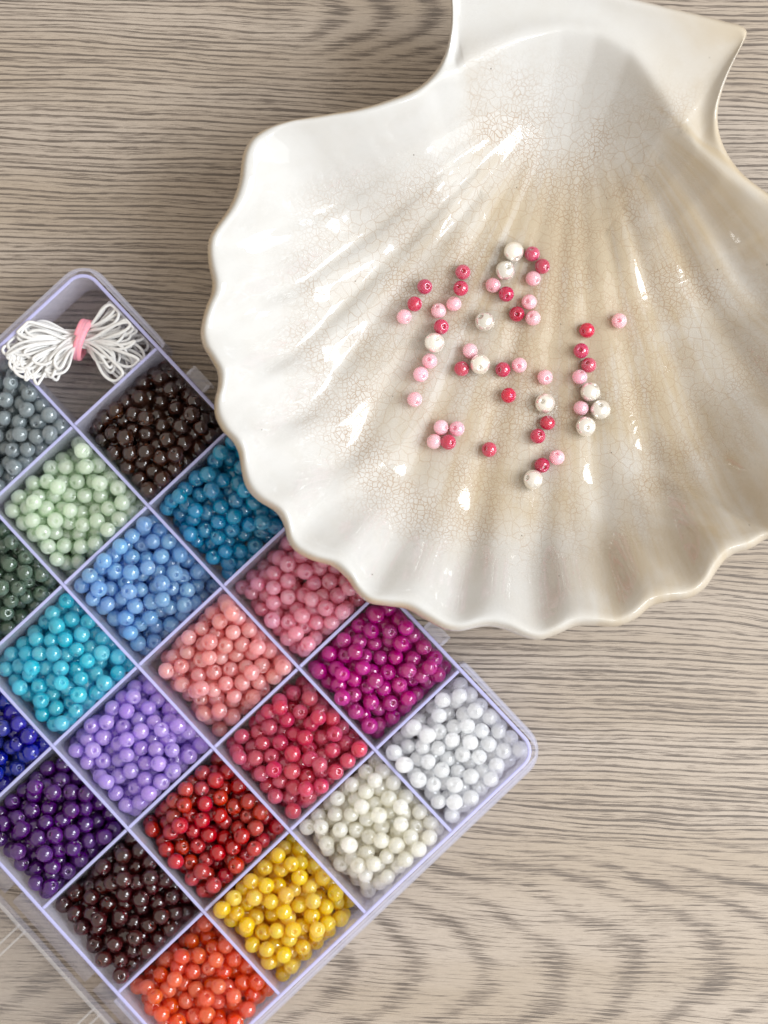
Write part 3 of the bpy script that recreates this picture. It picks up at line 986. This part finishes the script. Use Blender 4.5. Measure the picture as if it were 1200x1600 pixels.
hank = bpy.data.objects.new('cord_hank', None)
C.objects.link(hank)
tx_, ty_ = unproj(126, 527, 0.012)
hank.location = (tx_, ty_, ZF)
hank.empty_display_size = 0.01
tag(hank, 'hank of glossy white satin cord tied with a pink band in the corner compartment', 'cord')
MMPX = 0.42 / 2400.0                # metres per photograph pixel at cord height
g = np.random.default_rng(3)
path = []
NL = 62
ZT = 0.0090
for i in range(NL):
    for side in (0, 1):
        q = (i + g.uniform(-0.3, 0.3)) / (NL - 1)
        q = min(max(q, 0), 1)
        if side == 0:               # left bunch, fanning down
            a = R(170 + 70 * q); L = (118 - 14 * abs(q - 0.35) * 2 + g.uniform(-34, 4)) * MMPX
            if q > 0.8:
                L *= 0.84
            Wd = L * g.uniform(0.05, 0.20) * (1 if g.random() < 0.5 else -1)
            zend = 0.0135 + 0.0045 * g.random() if (0.25 < q < 0.95) else 0.012 + 0.006 * g.random()
        else:                       # right bunch
            a = R(-48 + 92 * q) * -1
            a = R(46 - 94 * q)
            L = (104 + g.uniform(-34, 8) - 22 * abs(q - 0.55)) * MMPX
            Wd = L * g.uniform(0.04, 0.17) * (1 if g.random() < 0.5 else -1)
            zend = 0.005 + 0.011 * g.random()
        zo = ZT + g.uniform(-0.0028, 0.0028)
        yo = g.uniform(-0.0030, 0.0030)
        m = 22
        dx, dy = math.cos(a), math.sin(a)
        j1, j2 = g.uniform(-1, 1, 2)
        for k in range(m):
            t = k / (m - 1)
            al = L * math.sin(math.pi * t) ** 0.85
            lt = Wd * math.sin(2 * math.pi * t) * (0.55 + 0.45 * math.sin(math.pi * t))
            blend = math.sin(math.pi * t)
            cr = 0.0022 * j1 * math.sin(3 * math.pi * t) * blend
            # leave the tie almost horizontally, then fan out
            ca = a if side == 0 else a
            base_a = math.pi if side == 0 else 0.0
            f = min(1.0, al / (0.55 * L))
            aa = base_a + (ca - base_a) * (0.35 + 0.65 * f)
            X = al * math.cos(aa) - (lt + cr) * math.sin(aa)
            Y = al * math.sin(aa) + (lt + cr) * math.cos(aa) + yo * (1 - f)
            Z = zo + (zend - zo) * f ** 1.5 + 0.001 * j2 * math.sin(2 * math.pi * t)
            path.append((X, Y, Z - ZF))
# smooth the path
Pp = np.array(path)
for _ in range(2):
    Pp[1:-1] = 0.25 * Pp[:-2] + 0.5 * Pp[1:-1] + 0.25 * Pp[2:]
Pd = np.concatenate([[Pp[i] * (1 - t) + Pp[i + 1] * t for t in (0, 0.5)] for i in range(len(Pp) - 1)])
for _ in range(2):
    Pd[1:-1] = 0.25 * Pd[:-2] + 0.5 * Pd[1:-1] + 0.25 * Pd[2:]
Pd[:, 2] = np.clip(Pd[:, 2], 0.0006, None)
# stay inside the compartment or clear of its rim
inv = Matrix.Rotation(TH, 3, 'Z')
for i in range(len(Pd)):
    wx, wy = Pd[i, 0] + tx_ - BX0, Pd[i, 1] + ty_ - BY0
    l = inv @ Vector((wx, wy, 0))
    lx, ly = l.x, l.y
    x0, x1 = -HX + 0.0012, -HX + PA - 0.0012
    y0, y1 = HY - PB + 0.0012, HY - 0.0012
    lx = min(lx, x1); ly = min(ly, y1); lx = max(lx, x0 - 0.0005)
    if ly < y0 + 0.0008:
        Pd[i, 2] = max(Pd[i, 2], HB + 0.0007 - ZF)
    b = ROTB @ Vector((lx, ly, 0))
    Pd[i, 0], Pd[i, 1] = b.x + BX0 - tx_, b.y + BY0 - ty_
for _ in range(3):
    Pd[1:-1] = 0.25 * Pd[:-2] + 0.5 * Pd[1:-1] + 0.25 * Pd[2:]
tube('cord', Pd, 0.00044, cord_material(), hank, seg=8, twist=3500.0)

def band_material():
    T = NT('pink_band')
    vec, x, y, z = T.objco(1000.0)
    nz = T.noise(vec, 1.2, 3.0, 0.6)
    col = T.mix(nz, lin(246, 140, 158), lin(252, 172, 184))
    b = T.principled(Base_Color=col, Roughness=0.5)
    b.inputs['Subsurface Weight'].default_value = 0.4
    b.inputs['Subsurface Scale'].default_value = 0.001
    return T.done(b.outputs[0])
bp_ = []
for k in range(110):
    t = k / 109
    a = 2 * math.pi * 2.4 * t
    bp_.append((0.0026 * (t - 0.5) + 0.0007 * math.sin(a * 0.9 + 1), (0.0052 + 0.0003 * math.sin(3 * a)) * math.sin(a), ZT - ZF + 0.0046 * math.cos(a)))
for k in range(10):
    t = k / 9
    bp_.append((bp_[109][0] - 0.0022 * t, bp_[109][1] + 0.0012 * t, bp_[109][2] + 0.0012 * t))
tie = tube('tie_band', bp_, 0.00095, band_material(), hank, seg=10, ry=0.8)
tie['label'] = 'pink band wound round the middle of the cord'
tie.rotation_euler = (0, 0, R(-12))
